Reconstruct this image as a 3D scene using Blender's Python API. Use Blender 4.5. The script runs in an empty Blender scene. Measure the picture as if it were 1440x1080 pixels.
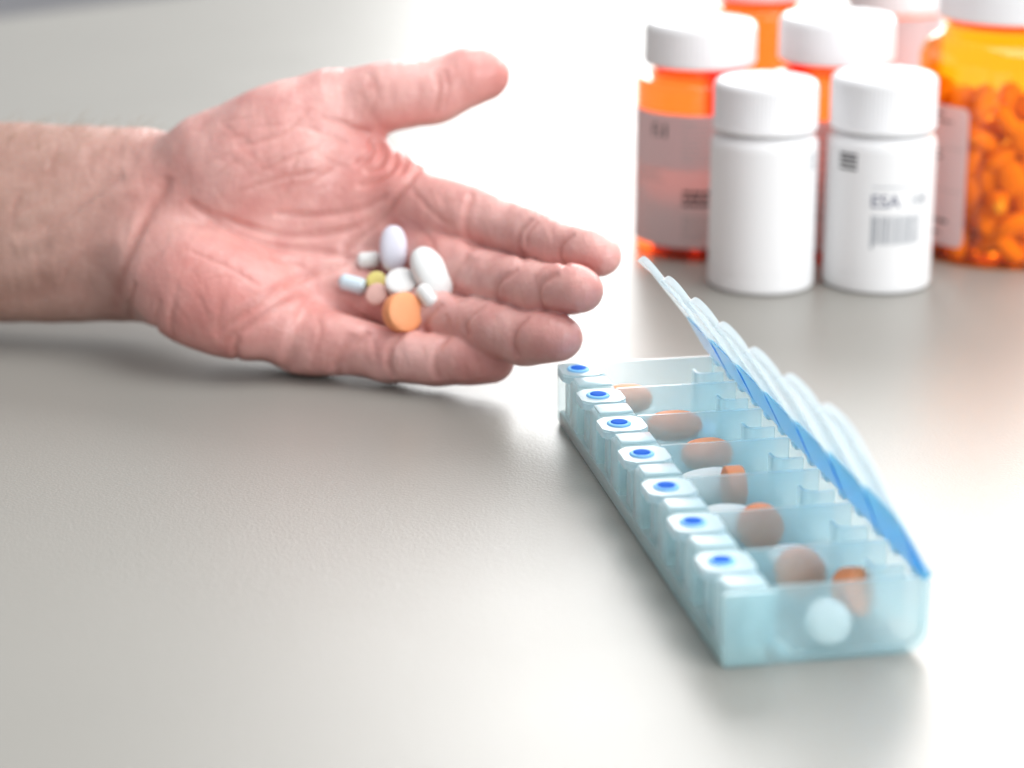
import bpy, bmesh, math, random
import numpy as np
from mathutils import Vector, Matrix
R = math.radians
S = bpy.context.scene
COL = S.collection
random.seed(7)

# ------------------------------------------------------------------ camera
F_PX, PITCH, CAM_H = 3332.352, .300374, .242021
cp, sp = math.cos(PITCH), math.sin(PITCH)
cam_d = bpy.data.cameras.new('camera')
cam = bpy.data.objects.new('camera', cam_d); COL.objects.link(cam)
cam.location = (0, 0, CAM_H)
cam.rotation_euler = (math.pi / 2 - PITCH, 0, 0)
cam_d.sensor_width = 36; cam_d.lens = F_PX / 1440 * 36
cam_d.clip_start = .01; cam_d.clip_end = 50
cam_d.dof.use_dof = True
cam_d.dof.focus_distance = .722
cam_d.dof.aperture_fstop = 6.8
cam_d.dof.aperture_blades = 9
S.camera = cam

# ------------------------------------------------------------------ light
S.view_settings.view_transform = 'Standard'
S.view_settings.look = 'None'
S.view_settings.exposure = 0.07
S.view_settings.gamma = 1
W = bpy.data.worlds.new("World"); S.world = W; W.use_nodes = True
bg = W.node_tree.nodes['Background']
bg.inputs['Color'].default_value = (.93, .96, 1, 1)
bg.inputs['Strength'].default_value = .43


def area(name, loc, target, sx, sy, power, color):
    d = bpy.data.lights.new(name, 'AREA'); d.shape = 'RECTANGLE'
    d.size, d.size_y = sx, sy; d.energy = power; d.color = color
    o = bpy.data.objects.new(name, d); COL.objects.link(o)
    o.location = loc
    v = Vector(target) - Vector(loc)
    o.rotation_euler = v.to_track_quat('-Z', 'Y').to_euler()
    return o


# the bright window behind the table, and an added soft fill light overhead
area('window_light', (1.0, 3.1, 1.16), (.1, .85, 0), 2.6, 1.78, 118, (1, .995, .99))
area('overhead_fill_light', (.45, .85, 1.4), (.05, .8, 0), 1.2, 1.2, 20, (1, 1, 1))
area('side_window_light', (1.35, -.45, .68), (.1, .8, .03), 1.3, 1.0, 28, (.98, .99, 1))

S.cycles.max_bounces = 16
S.cycles.transmission_bounces = 14
S.cycles.transparent_max_bounces = 24
S.cycles.sample_clamp_indirect = 6


# ------------------------------------------------------------------ helpers
def ray(px, py):
    a = (px - 720) / F_PX; b = -(py - 540) / F_PX
    return np.array([a, cp + b * sp, -sp + b * cp])


CAM = np.array([0, 0, CAM_H])
RT = np.array([1., 0, 0]); UP = np.array([0, sp, cp]); BK = np.array([0, -cp, sp])


def at(px, py, z=0.):
    d = ray(px, py); return CAM + d * ((z - CAM_H) / d[2])


def nt_mat(name):
    m = bpy.data.materials.new(name); m.use_nodes = True
    nt = m.node_tree
    return m, nt, nt.nodes['Principled BSDF'], nt.nodes['Material Output']


def N(nt, kind, **kw):
    n = nt.nodes.new(kind)
    for k, v in kw.items():
        if k in n.inputs.keys(): n.inputs[k].default_value = v
        else: setattr(n, k, v)
    return n


def rgb(*c): return (*c, 1)


def noise_bump(nt, bsdf, scale, strength, dist=.001, detail=3, extra=None):
    tc = N(nt, 'ShaderNodeTexCoord')
    no = N(nt, 'ShaderNodeTexNoise', Scale=scale, Detail=detail)
    nt.links.new(tc.outputs['Object'], no.inputs['Vector'])
    bu = N(nt, 'ShaderNodeBump', Strength=strength, Distance=dist)
    nt.links.new(no.outputs['Fac'], bu.inputs['Height'])
    nt.links.new(bu.outputs['Normal'], bsdf.inputs['Normal'])
    return tc, no, bu


def plastic(name, col, rough=.35, sss=0., bump=0., bscale=900, var=0.):
    m, nt, b, o = nt_mat(name)
    b.inputs['Base Color'].default_value = rgb(*col)
    b.inputs['Roughness'].default_value = rough
    if sss:
        b.inputs['Subsurface Weight'].default_value = sss
        b.inputs['Subsurface Radius'].default_value = (1, .9, .8)
        b.inputs['Subsurface Scale'].default_value = .003
    tc = None
    if bump: tc, _, _ = noise_bump(nt, b, bscale, bump, .0004)
    if var:
        tc = tc or N(nt, 'ShaderNodeTexCoord')
        n2 = N(nt, 'ShaderNodeTexNoise', Scale=600, Detail=4)
        nt.links.new(tc.outputs['Object'], n2.inputs['Vector'])
        mx = N(nt, 'ShaderNodeMix', data_type='RGBA')
        mx.inputs[6].default_value = rgb(*[c * (1 - var) for c in col])
        mx.inputs[7].default_value = rgb(*[min(1, c * (1 + var)) for c in col])
        nt.links.new(n2.outputs['Fac'], mx.inputs[0])
        nt.links.new(mx.outputs[2], b.inputs['Base Color'])
    return m


def outer_fresnel(nt, ior):
    """mirror share of the outer side of a wall only"""
    fr = N(nt, 'ShaderNodeFresnel', IOR=ior); ge = N(nt, 'ShaderNodeNewGeometry')
    iv = N(nt, 'ShaderNodeMath', operation='SUBTRACT'); iv.inputs[0].default_value = 1
    mu = N(nt, 'ShaderNodeMath', operation='MULTIPLY')
    nt.links.new(ge.outputs['Backfacing'], iv.inputs[1])
    nt.links.new(fr.outputs[0], mu.inputs[0]); nt.links.new(iv.outputs[0], mu.inputs[1])
    return mu.outputs[0]


def frosted(name, tint, diff, f_diff=.3, rough=.3, ior=1.2, clear=.35, bump=.1):
    """cloudy plastic: rough refraction, some light scattered through, a sheen"""
    m, nt, b, out = nt_mat(name); nt.nodes.remove(b)
    rf = N(nt, 'ShaderNodeBsdfRefraction', Color=rgb(*tint), Roughness=rough, IOR=ior)
    di = N(nt, 'ShaderNodeBsdfDiffuse', Color=rgb(*diff))
    tr = N(nt, 'ShaderNodeBsdfTranslucent', Color=rgb(*diff))
    gl = N(nt, 'ShaderNodeBsdfGlossy', Color=rgb(1, 1, 1), Roughness=.28)
    m1 = N(nt, 'ShaderNodeMixShader', Fac=.6)
    nt.links.new(di.outputs[0], m1.inputs[1]); nt.links.new(tr.outputs[0], m1.inputs[2])
    cl = N(nt, 'ShaderNodeBsdfTransparent', Color=rgb(*tint))
    m4 = N(nt, 'ShaderNodeMixShader', Fac=clear)
    nt.links.new(rf.outputs[0], m4.inputs[1]); nt.links.new(cl.outputs[0], m4.inputs[2])
    m2 = N(nt, 'ShaderNodeMixShader', Fac=f_diff)
    nt.links.new(m4.outputs[0], m2.inputs[1]); nt.links.new(m1.outputs[0], m2.inputs[2])
    m3 = N(nt, 'ShaderNodeMixShader')
    nt.links.new(outer_fresnel(nt, 1.45), m3.inputs[0])
    nt.links.new(m2.outputs[0], m3.inputs[1]); nt.links.new(gl.outputs[0], m3.inputs[2])
    nt.links.new(m3.outputs[0], out.inputs['Surface'])
    tc = N(nt, 'ShaderNodeTexCoord'); no = N(nt, 'ShaderNodeTexNoise', Scale=500, Detail=3)
    bu = N(nt, 'ShaderNodeBump', Strength=bump, Distance=.0004)
    nt.links.new(tc.outputs['Object'], no.inputs['Vector'])
    nt.links.new(no.outputs['Fac'], bu.inputs['Height'])
    for n in (di, gl, rf): nt.links.new(bu.outputs[0], n.inputs['Normal'])
    return m


def thin_clear(name, tint, rough=.06, cloud=.0):
    """thin coloured plastic wall: tinted see-through plus clear-coat reflection"""
    m, nt, b, out = nt_mat(name); nt.nodes.remove(b)
    t = N(nt, 'ShaderNodeBsdfTransparent', Color=rgb(*tint))
    d = N(nt, 'ShaderNodeBsdfTranslucent', Color=rgb(*tint))
    m0 = N(nt, 'ShaderNodeMixShader', Fac=cloud)
    nt.links.new(t.outputs[0], m0.inputs[1]); nt.links.new(d.outputs[0], m0.inputs[2])
    g = N(nt, 'ShaderNodeBsdfGlossy', Color=rgb(1, 1, 1), Roughness=rough)
    mx = N(nt, 'ShaderNodeMixShader')
    nt.links.new(outer_fresnel(nt, 1.5), mx.inputs[0])
    nt.links.new(m0.outputs[0], mx.inputs[1]); nt.links.new(g.outputs[0], mx.inputs[2])
    nt.links.new(mx.outputs[0], out.inputs['Surface'])
    return m


def link(name, me, mat=None, parent=None, smooth=True, loc=None, rot=None):
    if smooth and me.name.startswith('sheet'):
        bm = bmesh.new(); bm.from_mesh(me)
        for e in bm.edges:
            if len(e.link_faces) == 2 and e.calc_face_angle(0) > R(40): e.smooth = False
        bm.to_mesh(me); bm.free()
    o = bpy.data.objects.new(name, me); COL.objects.link(o)
    if mat: me.materials.append(mat)
    if smooth:
        me.polygons.foreach_set('use_smooth', [True] * len(me.polygons))
    if parent: o.parent = parent
    if loc is not None: o.location = loc
    if rot is not None: o.rotation_euler = rot
    return o


def from_bm(bm, name='mesh'):
    bmesh.ops.recalc_face_normals(bm, faces=bm.faces)
    me = bpy.data.meshes.new(name); bm.to_mesh(me); bm.free(); return me


def tag(o, label, cat, group=None):
    o['label'] = label; o['category'] = cat
    if group: o['group'] = group
    return o


def thing(name, label, cat, loc=(0, 0, 0), rz=0, group=None):
    o = bpy.data.objects.new(name, None); COL.objects.link(o)
    o.empty_display_size = .01
    o.location = loc; o.rotation_euler = (0, 0, rz)
    return tag(o, label, cat, group)


def autosmooth(o, ang=40):
    me = o.data
    bm = bmesh.new(); bm.from_mesh(me)
    for e in bm.edges:
        if len(e.link_faces) == 2 and e.calc_face_angle(0) > R(ang): e.smooth = False
    bm.to_mesh(me); bm.free()
    return o


def lathe(prof, seg=72, mod=None, closed=False):
    """prof: (r,z) list; mod(i, ang) -> radius scale for ribs; closed: ring profile (shell)"""
    bm = bmesh.new(); rings = []
    for i, (r, z) in enumerate(prof):
        if r < 1e-7: rings.append([bm.verts.new((0, 0, z))]); continue
        ring = []
        for k in range(seg):
            a = 2 * math.pi * k / seg
            q = r * (mod(i, k) if mod else 1)
            ring.append(bm.verts.new((q * math.cos(a), q * math.sin(a), z)))
        rings.append(ring)
    n = len(rings)
    for i in range(n if closed else n - 1):
        a, b = rings[i], rings[(i + 1) % n]
        if len(a) == 1 and len(b) == 1: continue
        for k in range(seg):
            k2 = (k + 1) % seg
            if len(a) == 1: bm.faces.new((a[0], b[k], b[k2]))
            elif len(b) == 1: bm.faces.new((a[k], a[k2], b[0]))
            else: bm.faces.new((a[k], a[k2], b[k2], b[k]))
    return from_bm(bm)


def fillet(pts, rad, n=4):
    """round the inner corners of an open (r,z) profile; rad: per-point radius"""
    out = []
    for i, p in enumerate(pts):
        q = rad[i] if isinstance(rad, (list, tuple)) else rad
        if i in (0, len(pts) - 1) or q <= 0: out.append(p); continue
        p0, p1, p2 = Vector(pts[i - 1]), Vector(p), Vector(pts[i + 1])
        l0, l2 = (p0 - p1).length, (p2 - p1).length
        q = min(q, l0 * .49, l2 * .49)
        a = p1 + (p0 - p1).normalized() * q; b = p1 + (p2 - p1).normalized() * q
        for k in range(n + 1):
            t = k / n
            v = a * (1 - t) ** 2 + p1 * 2 * t * (1 - t) + b * t * t
            out.append((v.x, v.y))
    full = [out[0]]
    for a, b in zip(out, out[1:]):      # keep long walls straight: support loops near the rounded ends
        va, vb = Vector(a), Vector(b); L = (vb - va).length
        if L > .004:
            for q in (.0008 / L, 1 - .0008 / L):
                v = va.lerp(vb, q); full.append((v.x, v.y))
        full.append(b)
    return full


def box(bm, x0, x1, y0, y1, z0, z1):
    v = [bm.verts.new((x, y, z)) for x in (x0, x1) for y in (y0, y1) for z in (z0, z1)]
    for f in ((0, 1, 3, 2), (4, 6, 7, 5), (0, 4, 5, 1), (2, 3, 7, 6), (0, 2, 6, 4), (1, 5, 7, 3)):
        bm.faces.new([v[i] for i in f])
    return v


def rbox(x0, x1, y0, y1, z0, z1, r=.0006, seg=2):
    bm = bmesh.new(); box(bm, x0, x1, y0, y1, z0, z1)
    bmesh.ops.bevel(bm, geom=bm.edges[:], offset=r, segments=seg, affect='EDGES', profile=.5)
    return from_bm(bm)


def prism(outline, y0, y1, axis='y'):
    """closed 2-D outline extruded along y (outline in x,z) or z (outline in x,y)"""
    bm = bmesh.new()
    mk = (lambda p, t: (p[0], t, p[1])) if axis == 'y' else (lambda p, t: (p[0], p[1], t))
    a = [bm.verts.new(mk(p, y0)) for p in outline]; b = [bm.verts.new(mk(p, y1)) for p in outline]
    n = len(outline)
    bm.faces.new(a); bm.faces.new(b[::-1])
    for i in range(n): bm.faces.new((a[i], a[(i + 1) % n], b[(i + 1) % n], b[i]))
    return bm


def rrect(x0, x1, y0, y1, r, n=5, corners=(1, 1, 1, 1)):
    out = []
    for (cx, cy, a0), c in zip(((x1 - r, y1 - r, 0), (x0 + r, y1 - r, 90), (x0 + r, y0 + r, 180), (x1 - r, y0 + r, 270)), corners):
        if not c:
            sx = 1 if a0 in (0, 270) else -1; sy = 1 if a0 in (0, 90) else -1
            out.append((cx + sx * r, cy + sy * r)); continue
        for k in range(n + 1):
            a = R(a0 + 90 * k / n); out.append((cx + r * math.cos(a), cy + r * math.sin(a)))
    return out


def wrap_patch(r, a0, a1, z0, z1, th=.00015, corner=0., n=None):
    """a thin curved sheet lying on a cylinder; angles in degrees from the camera side (-Y)"""
    n = n or max(2, int(abs(a1 - a0) / 4) + 1)
    bm = bmesh.new(); fo = []; ba = []
    for i in range(n + 1):
        t = i / n; a = R(a0 + (a1 - a0) * t)
        s = min(t, 1 - t) * abs(R(a1 - a0)) * r
        cut = 0
        if corner and s < corner: cut = corner - math.sqrt(max(0, corner ** 2 - (corner - s) ** 2))
        for lst, q in ((fo, r + th), (ba, r)):
            lst.append([bm.verts.new((q * math.sin(a), -q * math.cos(a), z)) for z in (z0 + cut, z1 - cut)])
    for i in range(n):
        bm.faces.new((fo[i][0], fo[i + 1][0], fo[i + 1][1], fo[i][1]))
        bm.faces.new((ba[i][0], ba[i][1], ba[i + 1][1], ba[i + 1][0]))
        for j in (0, 1): bm.faces.new((fo[i][j], fo[i + 1][j], ba[i + 1][j], ba[i][j]))
    for i in (0, n): bm.faces.new((fo[i][0], fo[i][1], ba[i][1], ba[i][0]))
    return from_bm(bm, 'sheet')


def join_meshes(list_me):
    bm = bmesh.new()
    for me in list_me: bm.from_mesh(me); bpy.data.meshes.remove(me)
    me = bpy.data.meshes.new('mesh'); bm.to_mesh(me); bm.free(); return me


# ------------------------------------------------------------------ materials
def table_mat():
    m, nt, b, o = nt_mat('laminate')
    b.inputs['Base Color'].default_value = rgb(.282, .272, .247)
    b.inputs['Roughness'].default_value = .43
    b.inputs['Specular IOR Level'].default_value = .5
    tc = N(nt, 'ShaderNodeTexCoord')
    n1 = N(nt, 'ShaderNodeTexNoise', Scale=1300, Detail=2, Roughness=.5)
    vo = N(nt, 'ShaderNodeTexVoronoi', Scale=1000)
    ad = N(nt, 'ShaderNodeMath', operation='ADD')
    bu = N(nt, 'ShaderNodeBump', Strength=.13, Distance=.0004)
    for n in (n1, vo): nt.links.new(tc.outputs['Object'], n.inputs['Vector'])
    nt.links.new(n1.outputs['Fac'], ad.inputs[0]); nt.links.new(vo.outputs['Distance'], ad.inputs[1])
    nt.links.new(ad.outputs[0], bu.inputs['Height']); nt.links.new(bu.outputs[0], b.inputs['Normal'])
    # faint cloudiness of the print and the rubbed sheen
    n2 = N(nt, 'ShaderNodeTexNoise', Scale=14, Detail=4)
    nt.links.new(tc.outputs['Object'], n2.inputs['Vector'])
    mr = N(nt, 'ShaderNodeMapRange'); mr.inputs[3].default_value = .32; mr.inputs[4].default_value = .4
    nt.links.new(n2.outputs['Fac'], mr.inputs[0]); nt.links.new(mr.outputs[0], b.inputs['Roughness'])
    return m


WHITE = plastic('white_plastic', (.87, .87, .875), .4, bump=.03)
CAPW = plastic('white_cap_plastic', (.87, .87, .88), .42)
PAPER = plastic('label_paper', (.82, .82, .83), .42)
INK = plastic('black_ink', (.035, .035, .04), .6)
INKB = plastic('blue_black_ink', (.16, .17, .24), .6)
INKG = plastic('grey_ink', (.34, .36, .39), .6)
AMBER = thin_clear('amber_plastic', (1, .74, .26), .09)
AMBERD = thin_clear('amber_plastic_thick', (1, .63, .37), .09)

# paper label on amber, lets a little of the backlight through, whose pink is also in its colour
m, nt, b, o = nt_mat('amber_bottle_label')
b.inputs['Base Color'].default_value = rgb(.92, .81, .81); b.inputs['Roughness'].default_value = .5
tl = N(nt, 'ShaderNodeBsdfTranslucent', Color=rgb(.85, .62, .6))
mx = N(nt, 'ShaderNodeMixShader', Fac=.38)
nt.links.new(b.outputs[0], mx.inputs[1]); nt.links.new(tl.outputs[0], mx.inputs[2]); nt.links.new(mx.outputs[0], o.inputs['Surface'])
LABEL = m
PINKP = plastic('pink_print', (.80, .55, .55), .5)
GREYP = plastic('grey_print', (.52, .48, .47), .5)

TRAY = frosted('aqua_frosted_plastic', (.982, .997, 1), (.70, .95, 1.0), .25, .2, 1.12, clear=.5)
TRAYD = frosted('aqua_milky_plastic', (.98, .997, 1), (.82, .965, .975), .45, .25, 1.12, clear=.7)
TRAYB = frosted('aqua_plastic_lightened', (.97, .995, 1), (.80, .96, .955), .85, .25, 1.12, clear=.4)  # aqua plastic made paler, in place of light glowing through the base
PAD = frosted('milky_plastic', (.93, .985, .995), (.80, .93, .96), .62, .3, 1.15)
LID = frosted('blue_clear_plastic', (.96, .99, 1), (.88, .96, .99), .6, .25, 1.12)  # blue lid plastic, paled in colour for the light on it
LIDB = frosted('lid_light_path_blue', (.9, .97, 1), (.22, .80, 1.0), .36, .2, 1.12)  # same lid plastic, deepened as if light crossed it edge-on
_nt = LIDB.node_tree; _va = N(_nt, 'ShaderNodeVolumeAbsorption', Color=rgb(.0, .72, 1.0), Density=360.)
_nt.links.new(_va.outputs[0], _nt.nodes['Material Output'].inputs['Volume'])
STUD = plastic('blue_stud', (.22, .55, .93), .5)
STUDD = plastic('dark_blue_dimple', (.0, .10, .55), .7)
STUDD.node_tree.nodes['Principled BSDF'].inputs['Specular IOR Level'].default_value = .15

# ------------------------------------------------------------------ table
e0, e1 = at(0, 24)[:2], at(300, -14)[:2]; ed = (e1 - e0) / (e1 - e0)[0]
bm = prism([tuple(e0 + ed * (-1.3 - e0[0])), (-1.3, -.15), (1.9, -.15), tuple(e0 + ed * (1.9 - e0[0]))], -.03, 0, 'z')
bmesh.ops.bevel(bm, geom=bm.edges[:], offset=.004, segments=3, affect='EDGES')
me = from_bm(bm)
fm = plastic('floor_covering', (.62, .60, .61), .7, var=.1)
fl = link('floor', rbox(-9, 9, -3, 14, -.80, -.75, .01), fm); fl['kind'] = 'structure'
fl['label'] = 'grey floor of the room far beyond the table edge'
tb = link('table', me, table_mat()); autosmooth(tb)
tb['label'] = 'pale greige laminate table top under the hand, bottles and pill organizer'; tb['category'] = 'table'


# ------------------------------------------------------------------ hand (signed distance field -> mesh)
MM = .001
TILT = R(48)
hu = np.array([.0748, -.0120, 0]); hu /= np.linalg.norm(hu)
hv = np.array([0, math.cos(TILT), math.sin(TILT)]); hv -= hu * (hv @ hu); hv /= np.linalg.norm(hv)
hn = np.cross(hu, hv)
HO = at(600, 507, .0079)


def hp(px, py, off=0.):
    """a point of the hand: on the palm plane, raised off mm towards the palm side"""
    d = ray(px, py); q = HO + hn * off * MM
    return CAM + d * (((q - CAM) @ hn) / (d @ hn))


def smin(a, b, k):
    h = np.maximum(k - np.abs(a - b), 0) / k
    return np.minimum(a, b) - h * h * k * .25


def rcone(P, a, b, ra, rb, flat=1.):
    ab = b - a; q = P - a
    t = np.clip(q @ ab / (ab @ ab), 0, 1)
    r = q - t[:, None] * ab
    if flat != 1.:
        c = r @ hn; r = r + np.outer(c * (1 / flat - 1), hn)
        return (np.sqrt((r * r).sum(1)) - (ra + (rb - ra) * t)) * (.5 + .5 * flat)
    return np.sqrt((r * r).sum(1)) - (ra + (rb - ra) * t)


def ell(P, c, u, v, ru, rv, rn):
    u = u / np.linalg.norm(u); v = v - u * (u @ v); v = v / np.linalg.norm(v); n = np.cross(u, v)
    q = P - c; x, y, z = q @ u, q @ v, q @ n
    k0 = np.sqrt((x / ru) ** 2 + (y / rv) ** 2 + (z / rn) ** 2)
    k1 = np.sqrt((x / ru ** 2) ** 2 + (y / rv ** 2) ** 2 + (z / rn ** 2) ** 2) + 1e-9
    return k0 * (k0 - 1) / k1


# finger: joints (px, py, off mm, radius mm): knuckle, middle joint, end joint, tip
FING = {
    'index': [(572, 282, -2, 12.5), (728, 327, 11, 10.4), (793, 349, 26, 9.0), (844, 360, 35, 7.2)],
    'middle': [(560, 352, -9, 11), (702, 399, 12, 10.2), (766, 411, 31, 9.0), (816, 408, 42, 7.8)],
    'ring': [(520, 425, -8, 10.5), (664, 457, 11, 9.6), (736, 476, 26, 9.0), (786, 476, 34, 8.1)],
    'pinky': [(425, 474, 0, 10.5), (548, 500, 4, 9.2), (615, 507, 8, 8.8), (692, 507, 12, 8.0)],
}
THUMB = [(300, 232, 2, 20), (462, 155, 9, 14.2), (612, 128, 8, 11.2), (680, 105, 6, 9.8)]


def chain(P, J, k=3.):
    pts = [hp(j[0], j[1], j[2]) for j in J]; d = None
    for i in range(len(J) - 1):
        a, b = pts[i], pts[i + 1]
        ra, rb = J[i][3] * MM, J[i + 1][3] * MM
        e = rcone(P, a, b, ra * .97, rb * .97)
        # the soft pad of each bone, on the palm side
        ax = b - a; L = np.linalg.norm(ax); ax = ax / L
        pn = hn - ax * (hn @ ax); pn /= np.linalg.norm(pn)
        c = (a + b) / 2 + pn * (ra + rb) * .5 * .26
        if i == len(J) - 2: c = c + ax * L * .12
        pad = ell(P, c, ax, np.cross(pn, ax), L * .5 + ra * .35, (ra + rb) * .5 * .95, (ra + rb) * .5 * .9)
        e = smin(e, pad, 2.5 * MM)
        d = e if d is None else smin(d, e, k * MM)
    return d


def base_sdf(P):
    wr = [hp(225, 300, -4), hp(225, 380, -4)]
    d = None
    for (kx, ky, ko, kr), (wx, wy) in zip([f[0] for f in FING.values()], ((262, 270), (258, 315), (256, 360), (256, 405))):
        e = rcone(P, hp(wx, wy, -3), hp(kx, ky, ko - 3), 15 * MM, (kr + 1.2) * MM)
        d = e if d is None else smin(d, e, 11 * MM)
    # heel and ball of the hand
    d = smin(d, ell(P, hp(375, 222, 9.5), hp(470, 180, 9.5) - hp(280, 268, 9.5), hv, 37 * MM, 21 * MM, 16.5 * MM), 9 * MM)
    d = smin(d, ell(P, hp(296, 412, 7.5), hp(420, 470, 7.5) - hp(200, 370, 7.5), hv, 36 * MM, 21 * MM, 17 * MM), 8 * MM)
    # pads under the finger roots
    d = smin(d, ell(P, hp(612, 300, 5), hu, hv, 11 * MM, 10 * MM, 8 * MM), 8 * MM)
    d = smin(d, ell(P, hp(446, 485, 3), hu, hv, 15 * MM, 10 * MM, 10 * MM), 8 * MM)
    # web of the thumb
    d = smin(d, rcone(P, hp(440, 205, 4), hp(546, 237, -1), 12 * MM, 8.2 * MM), 7 * MM)
    # forearm
    fa = rcone(P, hp(-120, 310, -11), hp(180, 315, -12), 40.5 * MM, 38 * MM, .68)
    d = smin(d, fa, 16 * MM)
    th = chain(P, THUMB, 4)
    d = smin(d, th, 6 * MM)
    fs = None
    for J in FING.values():
        e = chain(P, J)
        fs = e if fs is None else smin(fs, e, 1.0 * MM)
    return smin(d, fs, 5 * MM)


def march(px, py):
    """where the line of sight through a pixel of the photograph meets the hand"""
    d = np.array([ray(x, y) for x, y in zip(px, py)]); d /= np.linalg.norm(d, axis=1)[:, None]
    t = np.full(len(d), .62)
    for _ in range(90): t = t + np.clip(base_sdf(CAM + d * t[:, None]) * .85, -.01, .02)
    return CAM + d * t[:, None]


def spline(pts, n=8):
    p = [np.array(q, float) for q in pts]; p = [2 * p[0] - p[1]] + p + [2 * p[-1] - p[-2]]; out = []
    for i in range(1, len(p) - 2):
        for k in range(n):
            t = k / n
            out.append(.5 * (2 * p[i] + (p[i + 1] - p[i - 1]) * t + (2 * p[i - 1] - 5 * p[i] + 4 * p[i + 1] - p[i + 2]) * t * t + (3 * p[i] - p[i - 1] - 3 * p[i + 1] + p[i + 2]) * t ** 3))
    out.append(p[-2]); return np.array(out)


# skin folds: depth mm, width mm, redness, photo points
FOLDS = [
    (1.69, 1.46, 1, [(592, 233), (560, 274), (537, 305), (495, 340), (476, 362)]),
    (1.43, 1.34, 1, [(262, 282), (290, 300), (320, 320), (375, 343), (427, 351), (470, 357), (496, 364)]),
    (1.17, 1.23, .8, [(300, 300), (345, 318), (400, 331), (455, 329), (510, 315), (545, 290)]),
    (0.91, 1.23, .7, [(385, 300), (440, 303), (500, 295), (545, 275)]),
    (1.30, 1.46, .8, [(300, 470), (330, 450), (365, 426), (405, 398), (445, 384), (490, 368)]),
    (0.91, 1.34, .6, [(311, 482), (350, 458), (395, 430), (428, 415)]),
    (1.95, 2.02, .5, [(436, 418), (420, 452), (408, 485), (400, 520)]),
    (1.69, 1.46, .8, [(520, 466), (486, 490), (474, 510), (474, 528)]),
    (0.98, 2.69, .6, [(236, 248), (228, 268), (208, 298), (182, 352), (164, 405), (162, 440)]),
    (1.17, 2.91, .15, [(20, 335), (70, 312), (105, 288), (140, 262), (175, 245)]),
    (-0.90, 3.40, 0, [(20, 350), (80, 326), (115, 302), (150, 278), (200, 262)]),
    (-0.70, 4.50, 0, [(-20, 395), (60, 375), (120, 352), (175, 335)]),
    (0.60, 4.50, .1, [(-20, 425), (60, 410), (130, 395)]),
    (0.50, 5.00, .1, [(-20, 250), (60, 245), (130, 225), (200, 215)]),
    (0.91, 1.23, .6, [(190, 395), (182, 425), (185, 450)]),
    (0.50, 1.00, .5, [(225, 420), (218, 450), (225, 480)]),
    (0.50, 1.00, .5, [(243, 425), (240, 455), (246, 480)]),
    (0.60, 1.10, .6, [(336, 470), (330, 490), (336, 512)]),
    # thumb web and thumb
    (1.17, 1.34, .9, [(545, 190), (558, 212), (552, 236), (528, 254), (500, 262)]),
    (1.04, 1.12, .9, [(534, 196), (540, 215), (532, 232), (512, 242)]),
    (0.91, 1.12, .8, [(520, 195), (524, 210), (514, 224), (498, 232)]),
    (0.91, 1.23, .7, [(565, 206), (570, 226), (562, 246)]),
    (0.60, 1.20, .6, [(450, 165), (478, 172), (500, 182), (522, 186)]),
    (0.50, 1.00, .5, [(430, 178), (462, 190), (490, 204)]),
    (0.50, 1.10, .5, [(330, 205), (360, 200), (400, 186), (440, 150)]),
    (0.40, 1.00, .5, [(350, 250), (400, 225), (450, 205)]),
    (0.40, 1.00, .5, [(330, 270), (390, 252), (450, 240)]),
    (0.60, 1.40, .5, [(612, 95), (618, 125), (612, 160)]),
    (0.35, 1.00, .4, [(624, 96), (630, 124), (624, 156)]),
    (0.20, 1.50, .3, [(520, 100), (530, 130), (520, 165)]),
    # finger roots and joints
    (0.94, 3.40, 0, [(676, 272), (668, 305), (668, 335), (678, 352)]),
    (0.71, 3.00, 0, [(664, 362), (652, 384), (648, 405), (656, 422)]),
    (0.71, 3.00, 0, [(500, 470), (488, 495), (486, 525)]),
    (0.71, 3.00, 0, [(450, 425), (432, 455), (416, 490), (410, 520)]),
    (1.12, 1.46, .9, [(664, 270), (656, 300), (656, 330), (668, 352)]),
    (1.12, 1.34, .7, [(748, 306), (730, 326), (730, 350), (740, 368)]),
    (.6, 1.0, .5, [(756, 310), (741, 330), (742, 352)]),
    (0.85, 1.23, .6, [(808, 328), (790, 344), (788, 362), (798, 376)]),
    (1.02, 1.46, .8, [(660, 356), (642, 380), (638, 405), (648, 424)]),
    (1.02, 1.34, .7, [(728, 378), (704, 394), (698, 414), (704, 428)]),
    (0.85, 1.23, .6, [(786, 384), (762, 398), (758, 420), (766, 438)]),
    (0.93, 1.46, .8, [(622, 426), (606, 440), (596, 456), (600, 468)]),
    (0.93, 1.34, .7, [(682, 428), (662, 444), (654, 460), (660, 474)]),
    (0.85, 1.23, .6, [(744, 444), (728, 462), (722, 482), (728, 502)]),
    (1.02, 1.34, .7, [(568, 466), (550, 486), (546, 508), (552, 530)]),
    (0.85, 1.23, .6, [(632, 474), (614, 492), (610, 514), (616, 534)]),
    # fine net of the palm
    (.35, .9, .4, [(560, 300), (600, 330), (620, 370)]),
    (.35, .9, .4, [(575, 262), (610, 300), (640, 320)]),
    (.35, .9, .4, [(330, 345), (380, 365), (430, 375)]),
    (.3, .9, .4, [(260, 350), (320, 375), (370, 405)]),
    (.3, .9, .4, [(480, 420), (500, 440), (520, 448)]),
    (.35, .9, .4, [(445, 440), (450, 470), (440, 505)]),
]
_rf = random.Random(11)
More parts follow.
